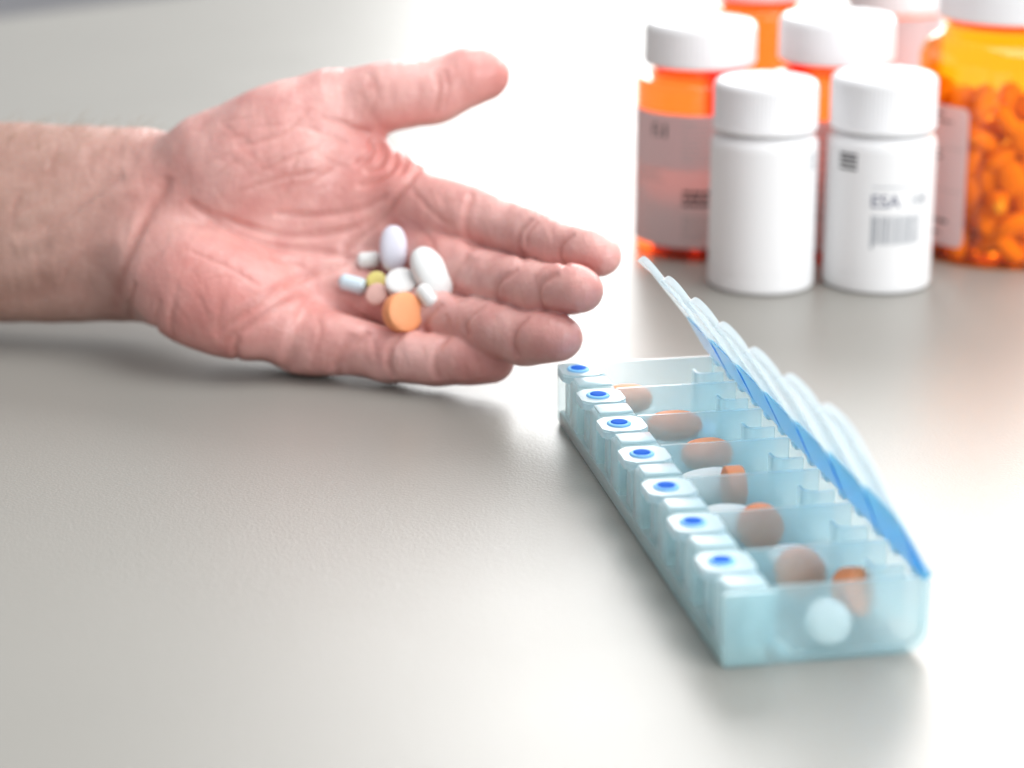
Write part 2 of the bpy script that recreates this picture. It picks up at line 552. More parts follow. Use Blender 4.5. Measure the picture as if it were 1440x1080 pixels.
def _fine(x0, x1, y0, y1, n, ang, spread, ln, dep=.11, wid=.8):
    for _ in range(n):
        x, y, a, l = _rf.uniform(x0, x1), _rf.uniform(y0, y1), R(ang + _rf.gauss(0, spread)), ln * _rf.uniform(.5, 1.3)
        dx, dy = math.cos(a) * l / 2, -math.sin(a) * l / 2; k = _rf.uniform(-.14, .14)
        FOLDS.append((dep * _rf.uniform(.5, 1.4), wid * _rf.uniform(.8, 1.3), .25 * _rf.random(), [(x - dx, y - dy), (x + dy * k, y - dx * k), (x + dx, y + dy)]))
_fine(290, 460, 165, 265, 26, 24, 14, 55)
_fine(300, 470, 180, 280, 10, -30, 15, 45)
_fine(205, 330, 390, 470, 16, 100, 18, 45)
_fine(300, 420, 350, 470, 16, 30, 18, 55)
_fine(430, 520, 300, 350, 8, 5, 14, 45)
_fine(560, 640, 270, 400, 14, -60, 22, 45)
_fine(420, 480, 425, 510, 8, 75, 15, 45)
_fine(20, 200, 200, 440, 18, 80, 20, 60, .15, 1.1)
_fine(500, 590, 110, 160, 4, 95, 14, 40)
for (x, y) in ((700, 318), (768, 335), (675, 390), (735, 408), (635, 448), (700, 462), (515, 500), (582, 506), (650, 508)):
    _fine(x - 22, x + 22, y - 12, y + 12, 4, 100, 10, 36)
_fold_pts = []
_cv = [spline(f[3], 6 if f[0] > .28 else 3) for f in FOLDS]
_all = np.concatenate(_cv); _hit = march(_all[:, 0], _all[:, 1]); _k = 0
for f, c in zip(FOLDS, _cv):
    _fold_pts.append((f[0] * MM, f[1] * MM, f[2], _hit[_k:_k + len(c)])); _k += len(c)



def polydist(P, C):
    best = np.full(len(P), 1e9); tt = np.zeros(len(P)); n = len(C) - 1
    for i in range(n):
        a, b = C[i], C[i + 1]; ab = b - a; q = P - a
        t = np.clip(q @ ab / (ab @ ab + 1e-12), 0, 1)
        r = q - t[:, None] * ab; d2 = (r * r).sum(1)
        m = d2 < best; best[m] = d2[m]; tt[m] = (i + t[m]) / n
    return np.sqrt(best), tt


def folds(P, what):
    out = np.zeros(len(P))
    for dep, wid, red, C in _fold_pts:
        m = ((P > C.min(0) - 3.2 * wid) & (P < C.max(0) + 3.2 * wid)).all(1)
        if not m.any(): continue
        d, t = polydist(P[m], C)
        fade = np.clip(np.minimum(t, 1 - t) * 5, 0, 1) ** .5
        g = np.exp(-(d / wid) ** 2) * fade
        if what == 'depth': out[m] += dep * g * 1.35
        else: out[m] = np.maximum(out[m], red * np.exp(-(d / (wid * .8)) ** 2) * fade)
    return out


_rng = np.random.default_rng(3)
_W = _rng.normal(size=(14, 3)); _W /= np.linalg.norm(_W, axis=1)[:, None]
_F = np.geomspace(220, 900, 14); _PH = _rng.uniform(0, 6.28, 14)


def lumps(P):
    out = np.zeros(len(P))
    for w, f, ph in zip(_W, _F, _PH): out += np.sin(P @ w * f + ph) * (60 / f)
    return out * .28 * MM


def full_sdf(P): return base_sdf(P) + folds(P, 'depth') + lumps(P)


def hand_mesh():
    h = .00075
    lo = np.array([-.262, .712, -.006]); hi = np.array([.060, .93, .14])
    fac = 6
    n = (np.ceil((hi - lo) / h / fac).astype(int)) * fac + 1
    nc = (n - 1) // fac + 1
    g = np.stack(np.meshgrid(*[lo[i] + np.arange(nc[i]) * h * fac for i in range(3)], indexing='ij'), -1).reshape(-1, 3)
    dc = base_sdf(g).reshape(nc)
    # linear upsample of the coarse field, then exact values near the skin
    def up(a, ax):
        a = np.moveaxis(a, ax, 0); m_ = a.shape[0]
        x = np.arange((m_ - 1) * fac + 1) / fac; i = np.minimum(x.astype(int), m_ - 2); t = (x - i).reshape(-1, *([1] * (a.ndim - 1)))
        r = a[i] * (1 - t) + a[i + 1] * t
        return np.moveaxis(r, 0, ax)
    D = dc.astype(np.float32)
    for ax in range(3): D = up(D, ax).astype(np.float32)
    near = np.abs(D) < .0042
    idx = np.argwhere(near)
    Pn = lo + idx * h
    vals = np.concatenate([full_sdf(c) for c in np.array_split(Pn, max(1, len(Pn) // 200000))])
    D[near] = vals
    # surface nets
    s = D < 0
    corners = [(i, j, k) for i in (0, 1) for j in (0, 1) for k in (0, 1)]
    def cs(a, c): return a[c[0]:a.shape[0] - 1 + c[0], c[1]:a.shape[1] - 1 + c[1], c[2]:a.shape[2] - 1 + c[2]]
    cnt = sum(cs(s, c).astype(np.int8) for c in corners)
    cell = (cnt > 0) & (cnt < 8)
    ci = np.argwhere(cell); vid = np.full(cell.shape, -1, np.int64); vid[cell] = np.arange(len(ci))
    acc = np.zeros((len(ci), 3)); num = np.zeros(len(ci))
    cv = {c: D[ci[:, 0] + c[0], ci[:, 1] + c[1], ci[:, 2] + c[2]].astype(float) for c in corners}
    for c in corners:
        for ax in range(3):
            if c[ax]: continue
            c2 = list(c); c2[ax] = 1; c2 = tuple(c2)
            a, b2 = cv[c], cv[c2]; m = (a < 0) != (b2 < 0)
            t = np.where(m, a / np.where(m, a - b2, 1), 0)
            p = np.tile(np.array(c, float), (len(ci), 1)); p[:, ax] += t
            acc[m] += p[m]; num[m] += 1
    V = lo + (ci + acc / num[:, None]) * h
    quads = []
    for ax in range(3):
        o1, o2 = [a for a in range(3) if a != ax]
        A = np.moveaxis(s, ax, 0); ch = A[:-1] != A[1:]
        ch = np.moveaxis(ch, 0, ax); e = np.argwhere(ch)
        ok = (e[:, o1] > 0) & (e[:, o2] > 0) & (e[:, o1] < cell.shape[o1]) & (e[:, o2] < cell.shape[o2]); e = e[ok]
        q = []
        for da, db in ((0, 0), (-1, 0), (-1, -1), (0, -1)):
            f = e.copy(); f[:, o1] += da; f[:, o2] += db; q.append(vid[f[:, 0], f[:, 1], f[:, 2]])
        q = np.stack(q, 1); ins = s[e[:, 0], e[:, 1], e[:, 2]]
        flip = ins if ax != 1 else ~ins
        q[~flip] = q[~flip][:, ::-1]; quads.append(q)
    Q = np.concatenate(quads); Q = Q[(Q >= 0).all(1)]
    # settle the points exactly on the skin
    for _ in range(2):
        d0 = full_sdf(V); e = .0003; G = np.stack([full_sdf(V + np.eye(3)[i] * e) - d0 for i in range(3)], 1) / e
        V = V - np.clip(d0, -h, h)[:, None] * G / np.maximum((G * G).sum(1), .3)[:, None] * .8
    V[:, 2] = np.where(V[:, 2] < .001, .0002 + np.maximum(V[:, 2] + .001, 0) * .4, V[:, 2])    # soft side pressed on the table
    me = bpy.data.meshes.new('hand'); me.vertices.add(len(V)); me.vertices.foreach_set('co', V.astype(np.float32).ravel())
    me.loops.add(Q.size); me.loops.foreach_set('vertex_index', Q.ravel().astype(np.int32))
    me.polygons.add(len(Q)); me.polygons.foreach_set('loop_start', np.arange(0, Q.size, 4, dtype=np.int32))
    me.update(calc_edges=True); me.validate()
    a = me.attributes.new('fold', 'FLOAT', 'POINT'); a.data.foreach_set('value', folds(V, 'red').astype(np.float32))
    # palm skin versus forearm skin, by the distance along the arm and from the palm side
    u = (V - HO) @ hu; wrist = (hp(205, 330) - HO) @ hu
    nrm = np.zeros(len(V) * 3, np.float32); me.vertices.foreach_get('normal', nrm); nrm = nrm.reshape(-1, 3)
    palm = 1 / (1 + np.exp(-(u - wrist) / .015)); side = np.clip((nrm @ hn) * 1.3 + .75, 0, 1)
    a = me.attributes.new('palm', 'FLOAT', 'POINT'); a.data.foreach_set('value', (palm * side).astype(np.float32))
    # blood-red tips, ball and heel of the hand
    red = np.zeros(len(V))
    for px, py, off, rad, w in ((846, 361, 27, 14, .8), (820, 406, 38, 13, .8), (785, 476, 30, 14, .9), (690, 507, 12, 15, .9), (690, 102, 10, 16, .9),
                                (300, 420, 18, 30, .7), (540, 225, 8, 18, .9), (610, 320, 5, 18, .6), (400, 220, 20, 30, .3), (250, 285, 8, 14, .7), (460, 460, 8, 18, .5)):
        red = np.maximum(red, w * np.exp(-((V - hp(px, py, off)) ** 2).sum(1) / (rad * MM) ** 2))
    a = me.attributes.new('flush', 'FLOAT', 'POINT'); a.data.foreach_set('value', red.astype(np.float32))
    return me


def skin_mat():
    m, nt, b, o = nt_mat('skin')
    L = nt.links.new
    tc = N(nt, 'ShaderNodeTexCoord')
    at_ = lambda n: N(nt, 'ShaderNodeAttribute', attribute_name=n).outputs['Fac']
    def mix(f, a, c, mode='MIX'):
        x = N(nt, 'ShaderNodeMix', data_type='RGBA', blend_type=mode)
        if isinstance(f, float): x.inputs[0].default_value = f
        else: L(f, x.inputs[0])
        for s, v in ((6, a), (7, c)):
            if isinstance(v, tuple): x.inputs[s].default_value = rgb(*v)
            else: L(v, x.inputs[s])
        return x.outputs[2]
    def noise(sc, det=4, stretch=None):
        n = N(nt, 'ShaderNodeTexNoise', Scale=sc, Detail=det)
        if stretch:
            mp = N(nt, 'ShaderNodeMapping'); mp.inputs['Scale'].default_value = stretch
            mp.inputs['Rotation'].default_value = (0, 0, R(-20)); L(tc.outputs['Object'], mp.inputs[0]); L(mp.outputs[0], n.inputs['Vector'])
        else: L(tc.outputs['Object'], n.inputs['Vector'])
        return n.outputs['Fac']
    def rng(v, a, c, lo=0., hi=1.):
        r = N(nt, 'ShaderNodeMapRange'); L(v, r.inputs[0])
        for i, q in enumerate((a, c, lo, hi)): r.inputs[i + 1].default_value = q
        return r.outputs[0]
    arm = mix(rng(noise(55), .35, .7), (.45, .275, .225), (.36, .20, .158))  # browner forearm skin, darkened further for the weaker light there
    palm = mix(rng(noise(80, 4), .3, .72), (.80, .47, .43), (.63, .295, .27))
    c = mix(at_('palm'), arm, palm)
    c = mix(at_('flush'), c, mix(.85, c, (.60, .19, .165)))
    c = mix(at_('fold'), c, mix(.75, c, (.45, .13, .10)))
    pale = rng(noise(300, 3), .5, .8, 0., .16)
    c = mix(pale, c, (.74, .52, .45))
    L(c, b.inputs['Base Color'])
    b.inputs['Subsurface Weight'].default_value = .22
    b.inputs['Subsurface Radius'].default_value = (1, .32, .18)
    b.inputs['Subsurface Scale'].default_value = .0035
    b.inputs['Roughness'].default_value = .36
    b.inputs['Specular IOR Level'].default_value = .5
    vo = N(nt, 'ShaderNodeTexVoronoi', Scale=950, feature='DISTANCE_TO_EDGE'); L(tc.outputs['Object'], vo.inputs['Vector'])
    b1 = N(nt, 'ShaderNodeBump', Strength=.25, Distance=.0004); L(vo.outputs['Distance'], b1.inputs['Height'])
    b2 = N(nt, 'ShaderNodeBump', Strength=.36, Distance=.0006); L(noise(330, 4, (1, 1.8, 1.8)), b2.inputs['Height']); L(b1.outputs[0], b2.inputs['Normal'])
    b3 = N(nt, 'ShaderNodeBump', Strength=.35, Distance=.0012); L(noise(130, 3, (2.2, 1, 1)), b3.inputs['Height']); L(b2.outputs[0], b3.inputs['Normal'])
    L(b3.outputs[0], b.inputs['Normal'])
    return m


person = thing('person', 'bare forearm and open right hand lying palm up, cupping loose tablets', 'person', tuple(HO * np.array([1, 1, 0])))
hand = link('hand', hand_mesh(), skin_mat())
hand.parent = person; hand.matrix_parent_inverse = Matrix.Translation(-person.location)


def frame(o, px_dir, nrm, c):
    """orient local z to nrm and local x to the picture direction px_dir (degrees, 0 right, 90 up)"""
    n = np.array(nrm, float); n /= np.linalg.norm(n)
    a = R(px_dir); d = RT * math.cos(a) + UP * math.sin(a)
    # the in-plane direction that looks like d: slide d along the line of sight until it lies in the plane
    d = d - BK * ((d @ n) / max(.15, BK @ n)) if BK @ n > .15 else d - n * (d @ n)
    d -= n * (d @ n); d /= np.linalg.norm(d); y = np.cross(n, d)
    M = Matrix(((d[0], y[0], n[0], c[0]), (d[1], y[1], n[1], c[1]), (d[2], y[2], n[2], c[2]), (0, 0, 0, 1)))
    o.matrix_world = M
    return M


# nails, on the far side of each finger tip
def nail_mesh(w, l):
    bm = bmesh.new(); rows = []
    for i in range(7):
        t = i / 6; row = []
        ww = w * (1 - .35 * max(0, t - .75) / .25 - .15 * max(0, .25 - t) / .25)
        for j in range(9):
            a = (j / 8 - .5) * 1.9
            row.append(bm.verts.new((l * (t - .5), ww * math.sin(a) / 1.63, w * .5 * (math.cos(a) - 1) - .0006 * (2 * t - 1) ** 2)))
        rows.append(row)
    for i in range(6):
        for j in range(8): bm.faces.new((rows[i][j], rows[i + 1][j], rows[i + 1][j + 1], rows[i][j + 1]))
    bmesh.ops.solidify(bm, geom=bm.faces[:], thickness=.0004)
    return from_bm(bm)


NAIL = plastic('nail', (.78, .55, .48), .3, sss=.2)
for J in list(FING.values()) + [THUMB]:
    a, b_ = hp(*J[2][:3]), hp(*J[3][:3]); ax = b_ - a; ax /= np.linalg.norm(ax)
    pn = hn - ax * (hn @ ax); pn /= np.linalg.norm(pn)
    c = b_ - ax * .0055
    t = .0
    for _ in range(40): t += max(-.001, min(.002, float(-base_sdf((c - pn * t)[None])[0])))
    c = c - pn * (t + .0003)
    y = np.cross(-pn, ax)
    o = link('fingernail', nail_mesh(J[3][3] * 1.45 * MM, .0105), NAIL)
    o.parent = hand
    o.matrix_world = Matrix.Translation(person.location) @ Matrix.Identity(4)
    o.matrix_parent_inverse = Matrix.Identity(4)
    o.matrix_basis = Matrix(((ax[0], y[0], -pn[0], c[0]), (ax[1], y[1], -pn[1], c[1]), (ax[2], y[2], -pn[2], c[2]), (0, 0, 0, 1)))

# fine hairs along the wrist
bm = bmesh.new(); rg = np.random.default_rng(5)
hx = rg.uniform(0, 225, 170); hy = 172 + rg.exponential(16, 170)
root = march(hx, hy)
for p in root:
    g = np.array([base_sdf((p + np.eye(3)[i] * 5e-4)[None])[0] - base_sdf(p[None])[0] for i in range(3)]); g /= np.linalg.norm(g) + 1e-9
    ln = rg.uniform(.004, .009); dr = g * .75 + hu * rg.uniform(.2, .9) + rg.normal(size=3) * .25
    q = [p, p + dr * ln * .5, p + dr * ln * .5 + (dr + hu * .5 - g * .3) * ln * .5]
    prev = None
    for k, c in enumerate(q):
        r_ = .00005 * (1 - k * .4)
        ring = [bm.verts.new(tuple(c + np.array(v) * r_)) for v in ((1, 0, 0), (-.5, .4, .77), (-.5, -.4, -.77))]
        if prev:
            for j in range(3): bm.faces.new((prev[j], prev[(j + 1) % 3], ring[(j + 1) % 3], ring[j]))
        prev = ring
o = link('arm_hair', from_bm(bm), plastic('hair', (.42, .27, .12), .5)); o['kind'] = 'stuff'
o.parent = person; o.matrix_parent_inverse = Matrix.Translation(-person.location)


# ------------------------------------------------------------------ pills
def tablet(r, h, dome=.25, seg=40):
    e = h * .5; b = min(.0009, e * .45); d = e * (1 + dome)
    pr = [(0, -d)] + [(r * t, -d + (d - e) * t * t) for t in (.3, .6, .8)] + [(r - b, -e), (r - b * .3, -e + b * .3), (r, -e + b)]
    pr = pr + [(q, -z) for q, z in pr[::-1]]
    return lathe(pr, seg)


def caplet(l, w, h, pw=2.3, n=28, m_=16):
    bm = bmesh.new(); rows = []
    for i in range(m_ + 1):
        ph = math.pi * (i / m_ - .5); row = []
        cz, sz = math.cos(ph), math.sin(ph)
        for k in range(n):
            th = 2 * math.pi * k / n; c, s_ = math.cos(th), math.sin(th)
            e = 2 / pw
            x = l / 2 * abs(c) ** e * (1 if c > 0 else -1); y = w / 2 * abs(s_) ** e * (1 if s_ > 0 else -1)
            f = max(cz, 0) ** .8
            row.append(bm.verts.new((x * f, y * f, h / 2 * abs(sz) ** .9 * (1 if sz > 0 else -1))))
        rows.append(row)
    for i in range(m_):
        for k in range(n): bm.faces.new((rows[i][k], rows[i][(k + 1) % n], rows[i + 1][(k + 1) % n], rows[i + 1][k]))
    bmesh.ops.remove_doubles(bm, verts=bm.verts, dist=1e-6)
    return from_bm(bm)


def rod(l, r):
    pr = [(0, -l / 2)]
    for k in range(1, 7): a = math.pi / 2 * k / 6; pr.append((r * math.sin(a), -l / 2 + r * .8 * (1 - math.cos(a))))
    pr = pr + [(q, -z) for q, z in pr[::-1]]
    me = lathe(pr, 28); me.transform(Matrix.Rotation(math.pi / 2, 4, 'Y')); return me


PW = plastic('white_tablet', (.80, .81, .80), .5, sss=.1, bump=.1, bscale=1500)
PL = plastic('lavender_tablet', (.72, .72, .81), .4, sss=.1, bump=.05)
PY = plastic('yellow_tablet', (.78, .68, .22), .5, bump=.1, bscale=1500)
PP = plastic('pink_tablet', (.84, .52, .46), .5, bump=.1, bscale=1500)
PB = plastic('pale_blue_tablet', (.62, .75, .82), .4)
PO = plastic('orange_tablet', (.92, .37, .16), .5, sss=.08, bump=.12, bscale=1600, var=.06)
POT = plastic('orange_tablet_boosted', (.98, .31, .13), .5, sss=.08, bump=.12, bscale=1600, var=.06)  # orange tablet colour boosted to offset the shade inside the tray
PO2 = plastic('dull_orange_tablet', (.85, .27, .10), .55, bump=.15, bscale=1600, var=.1)


def hand_pill(me, mat, name, label, px, py, pdir, nrm, lift):
    o = autosmooth(link(name, me, mat), 32); tag(o, label, 'pill')
    c = march(np.array([px]), np.array([py]))[0]
    n = np.array(nrm[0] * RT + nrm[1] * UP + nrm[2] * BK)
    c = c + BK * lift * MM
    frame(o, pdir, n, c); return o


hand_pill(caplet(.0175, .0100, .0072, 2.2), PL, 'oval_pill', 'lavender white oval pill standing upright between the palm creases', 554, 351, 92, (-.1, .25, 1), 3.2)
hand_pill(caplet(.0208, .0122, .0082, 2.2), PW, 'oval_pill', 'largest white oval pill leaning at the finger roots', 607, 386, -62, (.25, .3, 1), 3.4)
hand_pill(rod(.0088, .0029), PW, 'capsule_shaped_pill', 'small white rod shaped pill beside the lavender oval', 519, 366, 4, (0, .5, 1), 2.4)
hand_pill(rod(.0106, .0030), PB, 'capsule_shaped_pill', 'pale blue rod shaped pill leftmost in the palm', 497, 400, -16, (0, .5, 1), 2.4)
hand_pill(tablet(.0035, .0030), PY, 'round_pill', 'small yellow round pill touching the pink one', 530, 396, 0, (-.1, .35, 1), 2.2)
hand_pill(tablet(.0040, .0030), PP, 'round_pill', 'small pink round pill between blue and orange pills', 531, 415, 0, (-.3, .25, 1), 2.8)
hand_pill(tablet(.0056, .0034), PW, 'round_pill', 'white round pill lying above the orange tablet in the palm', 565, 398, 0, (.0, .7, 1), 3.2)
hand_pill(rod(.0088, .0027), PW, 'capsule_shaped_pill', 'small white rod shaped pill below the largest white oval', 600, 416, -52, (.2, .3, 1), 1.2)
hand_pill(tablet(.0069, .0056, .12), PO, 'round_pill', 'thick bright orange tablet standing on edge in the palm', 567, 440, 0, (.62, .10, 1), 4.6)


# ------------------------------------------------------------------ bottles
def bottle_white(label, px, py, text, k, zt):
    c = at(px, py)
    t = thing('pill_bottle', label, 'bottle', tuple(c), 0, 'white pill bottles')
    r = .0218 * k
    pr = fillet([(0, .0015), (r - .004, .0008), (r, 0), (r, .0045), (r, .0545), (r, .0592), (r - .0045, .0634), (r - .0045, .067)], [0, .001, .0035, 0, 0, .0035, .0022, 0], 6)
    pr = [(0, .0012)] + pr[1:]
    link('body', lathe(pr, 96), WHITE, t)
    # cap with fine grip ribs, raised rim and recessed top
    cr = .0213 * k; zc = .0628
    pc = [(cr - .0012, zc), (cr - .0002, zc + .0003), (cr, zc + .001), (cr, zc + .0025), (cr - .0001, zc + .003), (cr - .0001, zt - .0035), (cr - .0003, zt - .002), (cr - .001, zt - .0008), (cr - .0022, zt - .0001),
          (cr - .0040, zt), (cr - .0052, zt - .0003), (cr - .0060, zt - .0009), (cr - .011, zt - .0010), (0, zt - .0009)]
    mod = lambda i, k: 1 - (.02 if i in (4, 5) and k % 3 == 0 else 0)
    autosmooth(link('cap', lathe(pc, 240, mod), CAPW, t), 60)
    link('label', wrap_patch(r, -118 if text else -150, 118 if text else 68, .0085, .0572, .00012, 0), WHITE, t)
    rr = r + .00014
    if text:
        # bar code
        rg = random.Random(4); bars = []; a = -16.
        while a < 36:
            w = rg.choice((.7, .7, 1.3, 2.0)) if a > -13 else 2.2
            bars.append(wrap_patch(rr, a, a + w, .0205 if a > -14 else .0185, .0318, .00006, 0, 2)); a += w + rg.choice((.8, 1.2, 1.9))
        link('bar_code', join_meshes(bars), INKG, t, False)
        for s_, a0, size, z, ml, nm in (('ESA', -18, .0072, .0352, INKB, 'lettering'), ('100', 24, .0058, .0358, INKG, 'lettering')):
            me = text_wrap(s_, size, rr, a0, z)
            link(nm, me, ml, t, False)
        link('fine_print', wrap_patch(rr, -16, 48, .0430, .0434, .00006), INKG, t, False)
        sq = [wrap_patch(rr, -56, -34, z, z + .0011, .00006) for z in (.0490, .0510, .0528, .0545)]
        link('fine_print', join_meshes(sq), INK, t, False)
    else:
        sq = [wrap_patch(rr, 51, 63, z, z + .0007, .00006) for z in (.0490, .0507, .0524, .0541)]
        link('fine_print', join_meshes(sq), INKG, t, False)
        rg = random.Random(9)
        sq = [wrap_patch(rr, 66.6, 67.8, z, z + .0012, .00006) for z in [.012 + k * .0018 for k in range(22)] if rg.random() < .75]
        link('fine_print', join_meshes(sq), INKG, t, False)
    return t


def text_wrap(s_, size, r, a0, z):
    cu = bpy.data.curves.new('lettering', 'FONT'); cu.body = s_; cu.size = size; cu.extrude = .00003; cu.offset = size * .012
    o = bpy.data.objects.new('lettering', cu); COL.objects.link(o)
    dg = bpy.context.evaluated_depsgraph_get()
    me = bpy.data.meshes.new_from_object(o.evaluated_get(dg))
    bpy.data.objects.remove(o); bpy.data.curves.remove(cu)
    for v in me.vertices:
        a = R(a0) + v.co.x / r; q = r + .00004 + v.co.z
        v.co = (q * math.sin(a), -q * math.cos(a), z + v.co.y)
    me.materials.clear()
    return me


bottle_white('plain white pill bottle in front with blank side towards the hand', 1069, 398, False, .965, .0825)
bottle_white('white pill bottle in front bearing a bar code', 1231, 396, True, .985, .0842)


def shell(prof, th):
    """outer profile -> closed thin-walled ring profile"""
    n = len(prof); inn = []
    for i, (r, z) in enumerate(prof):
        a = Vector(prof[max(0, i - 1)]); b_ = Vector(prof[min(n - 1, i + 1)]); d = (b_ - a).normalized()
        inn.append((max(0, r - d.y * th), z + d.x * th))
    if prof[0][0] < 1e-6: inn[0] = (0, inn[1][1])
    return prof + inn[::-1]


def amber(px, py, k, label, kind='vial', lab=None, fill=0):
    c = at(px, py) if not isinstance(px, tuple) else np.array(px)
    t = thing('pill_bottle', label, 'bottle', tuple(c), 0, 'amber pill bottles')
    if kind == 'vial':
        r, rn, cr, zs, zc, zt = .0260, .0195, .0233, .0715, .0790, .0965
    elif kind == 'straight':
        r, rn, cr, zs, zc, zt = .0222, .0205, .0238, .0785, .0800, .0970
    else:
        r, rn, cr, zs, zc, zt = .0380, .0272, .0312, .0868, .0985, .1200
    r, rn, cr, zs, zc, zt = [q * k for q in (r, rn, cr, zs, zc, zt)]
    if kind == 'jar': sh = [(r, zs), (rn + .0012, zs + .0065), (rn, zs + .0085), (rn, zc + .006)]
    elif kind == 'vial': sh = [(r, zs), (r - .0015, zs + .0016), (rn, zs + .0022), (rn, zc + .006)]
    else: sh = [(r, zs), (rn, zs + .001), (rn, zc + .006)]
    outer = fillet([(0, .001), (r - .004, .001), (r, 0)] + sh, [0, .001, .003] + ([.008, .003, .002, 0] if kind == 'jar' else [.0015] * (len(sh) - 1) + [0]), 5)
    ring = shell(outer, .0012)
    link('body', lathe(ring, 80), AMBER if kind == 'jar' else AMBERD, t)
    if kind == 'jar':   # neck bead
        z = zs + .0095
        link('neck_ring', lathe(fillet([(rn + .0001, z), (rn + .0022, z), (rn + .0022, z + .0016), (rn + .0001, z + .0016)], .0005, 3), 80), AMBERD, t)
    zn = zs + (.0080 if kind == 'jar' else .0026)
    link('neck_sleeve', lathe([(rn - .0014, zn), (rn - .0014, zc + .004), (rn - .0024, zc + .004), (rn - .0024, zn)], 80, None, True), AMBERD, t)
    pc = fillet([(rn + .0005, zc), (cr - .0006, zc), (cr, zc + .0008), (cr - .0002, zt - .002), (cr - .002, zt), (cr - .004, zt), (cr - .005, zt - .0008), (0, zt - .0008)], [0, .0004, .0004, .0012, .0012, .0006, .0006, 0], 3)
    nz = len(pc)
    mod = lambda i, q: 1 - (.006 if 6 < i < nz - 12 and q % 3 == 0 else 0)
    autosmooth(link('cap', lathe(pc, 180, mod), CAPW, t), 60)
    if lab:
        a0, a1, z0, z1, marks = lab
        link('label', wrap_patch(r, a0, a1, z0, z1, .00014, .003 if kind == 'jar' else .0008, 60), LABEL, t)
        rr = r + .00016
        for (m_, ps, nm) in marks:
            link(nm, join_meshes([wrap_patch(rr, *p, .00006) for p in ps]), m_, t, False)
    for ch in t.children:
        if ch.name.startswith(('fine_print', 'bar_code')): ch['kind'] = 'stuff'
    return t, c, r


def lines(a0, a1, z0, z1, n, h, seed=1, rag=.35):
    rg = random.Random(seed); out = []
    for i in range(n):
        z = z0 + (z1 - z0) * i / max(1, n - 1); a = a0
        end = a1 - (a1 - a0) * rag * rg.random()
        while a < end:
            w = rg.uniform(3, 9); out.append((a, min(a + w, end), z, z + h)); a += w + 1.6
    return out


vial_marks = [
    (PINKP, [(-89, 66, .0385, .0612)], 'print_band'),
    (INK, [(-50, -48, .0515, .0570), (-48, -42, .0560, .0570), (-48, -42, .0538, .0546), (-44, -41, .0515, .0535), (-37, -34, .0515, .0570)], 'fine_print'),
    (GREYP, lines(-19, 39, .0425, .0570, 8, .0007, 2), 'fine_print'),
    (GREYP, lines(-71, -26, .033, .037, 3, .0006, 5), 'fine_print'),
    (INK, lines(-17, 34, .0235, .0285, 3, .0016, 3), 'fine_print'),
    (GREYP, lines(-17, 39, .0095, .0185, 6, .0008, 6), 'fine_print'),
    (GREYP, lines(-89, -75, .031, .0335, 2, .0008, 8), 'fine_print'),
]
tA, cA, rA = amber(978, 348, 1, 'amber vial with pinkish grey printed label at left of the group', 'vial', (-95, 70, .0058, .0612, vial_marks))
tB, cB, rB = amber(1165, 352, 1.03, 'amber vial mostly hidden behind the two white bottles', 'vial', (-60, 75, .006, .060, [(GREYP, lines(-30, 40, .02, .055, 9, .0009, 12), 'fine_print')]))
tC, cC, rC = amber((.1226, 1.175, 0), 0, 1, 'rearmost amber vial showing its neck between two white caps', 'vial')
tD, cD, rD = amber((.183, 1.13, 0), 0, .985, 'amber vial with a pale pink label behind the big bottle', 'straight', (-90, 90, .045, .0775, []))
jar_marks = [(GREYP, [(-150, -38.5, .0480, .0483), (-150, -38.5, .0305, .0308)], 'print_rule'),
             (INK, lines(-72, -46, .0585, .0615, 2, .0010, 4) + lines(-72, -49, .0435, .046, 2, .0010, 5) + lines(-72, -47, .012, .017, 2, .0014, 6), 'fine_print')]
tE, cE, rE = amber(1408, 350, 1, 'big amber bottle full of tablets at the right edge', 'jar', (-150, -36.5, .0075, .0655, jar_marks))

# loose tablets inside the amber bottles
IN_BIG = plastic('amber_lit_tablet', (.98, .62, .24), .5, sss=.35, bump=.05)
IN_VIAL = plastic('peach_tablet', (.80, .42, .22), .5, bump=.1)
pill_me = caplet(.0165, .0115, .0080, 2.1, 20, 10); pill_me.materials.append(IN_BIG)
pill_me.polygons.foreach_set('use_smooth', [True] * len(pill_me.polygons))
pill_mv = tablet(.0052, .0045, .3, 24); pill_mv.materials.append(IN_VIAL)
pill_mv.polygons.foreach_set('use_smooth', [True] * len(pill_mv.polygons))


def fill(me, name, label, group, c, R0, z0, z1, n, gap, a_lim, seed):
    rg = np.random.default_rng(seed); pts = []
    for _ in range(n * 60):
        if len(pts) >= n: break
        rr = R0 * math.sqrt(rg.uniform(.25, 1)); a = R(rg.uniform(-a_lim, a_lim)); z = rg.uniform(z0, z1)
        if rg.random() < .25: z = z0 if rg.random() < .5 else z1
        p = np.array([rr * math.sin(a), -rr * math.cos(a), z])
        if all(np.linalg.norm(p - q) > gap for q in pts): pts.append(p)
    for p in pts:
        o = bpy.data.objects.new(name, me); COL.objects.link(o)
        o.location = tuple(c + p); o.rotation_euler = tuple(rg.uniform(0, 6.28, 3))
        tag(o, label, 'pill', group)


fill(pill_me, 'oval_pill', 'oval tablet in the heap filling the big amber bottle', 'tablets inside the big amber bottle', cE, rE - .0082, .0075, .066, 130, .0088, 110, 2)
fill(pill_mv, 'round_pill', 'round tablet in the heap at the bottom of the left amber vial', 'tablets inside the left amber vial', cA, rA - .0072, .0065, .030, 60, .0080, 180, 3)
fill(pill_mv, 'round_pill', 'round tablet in the heap inside the hidden amber vial', 'tablets inside the hidden amber vial', cB, rB - .0072, .0065, .036, 40, .0085, 90, 4)

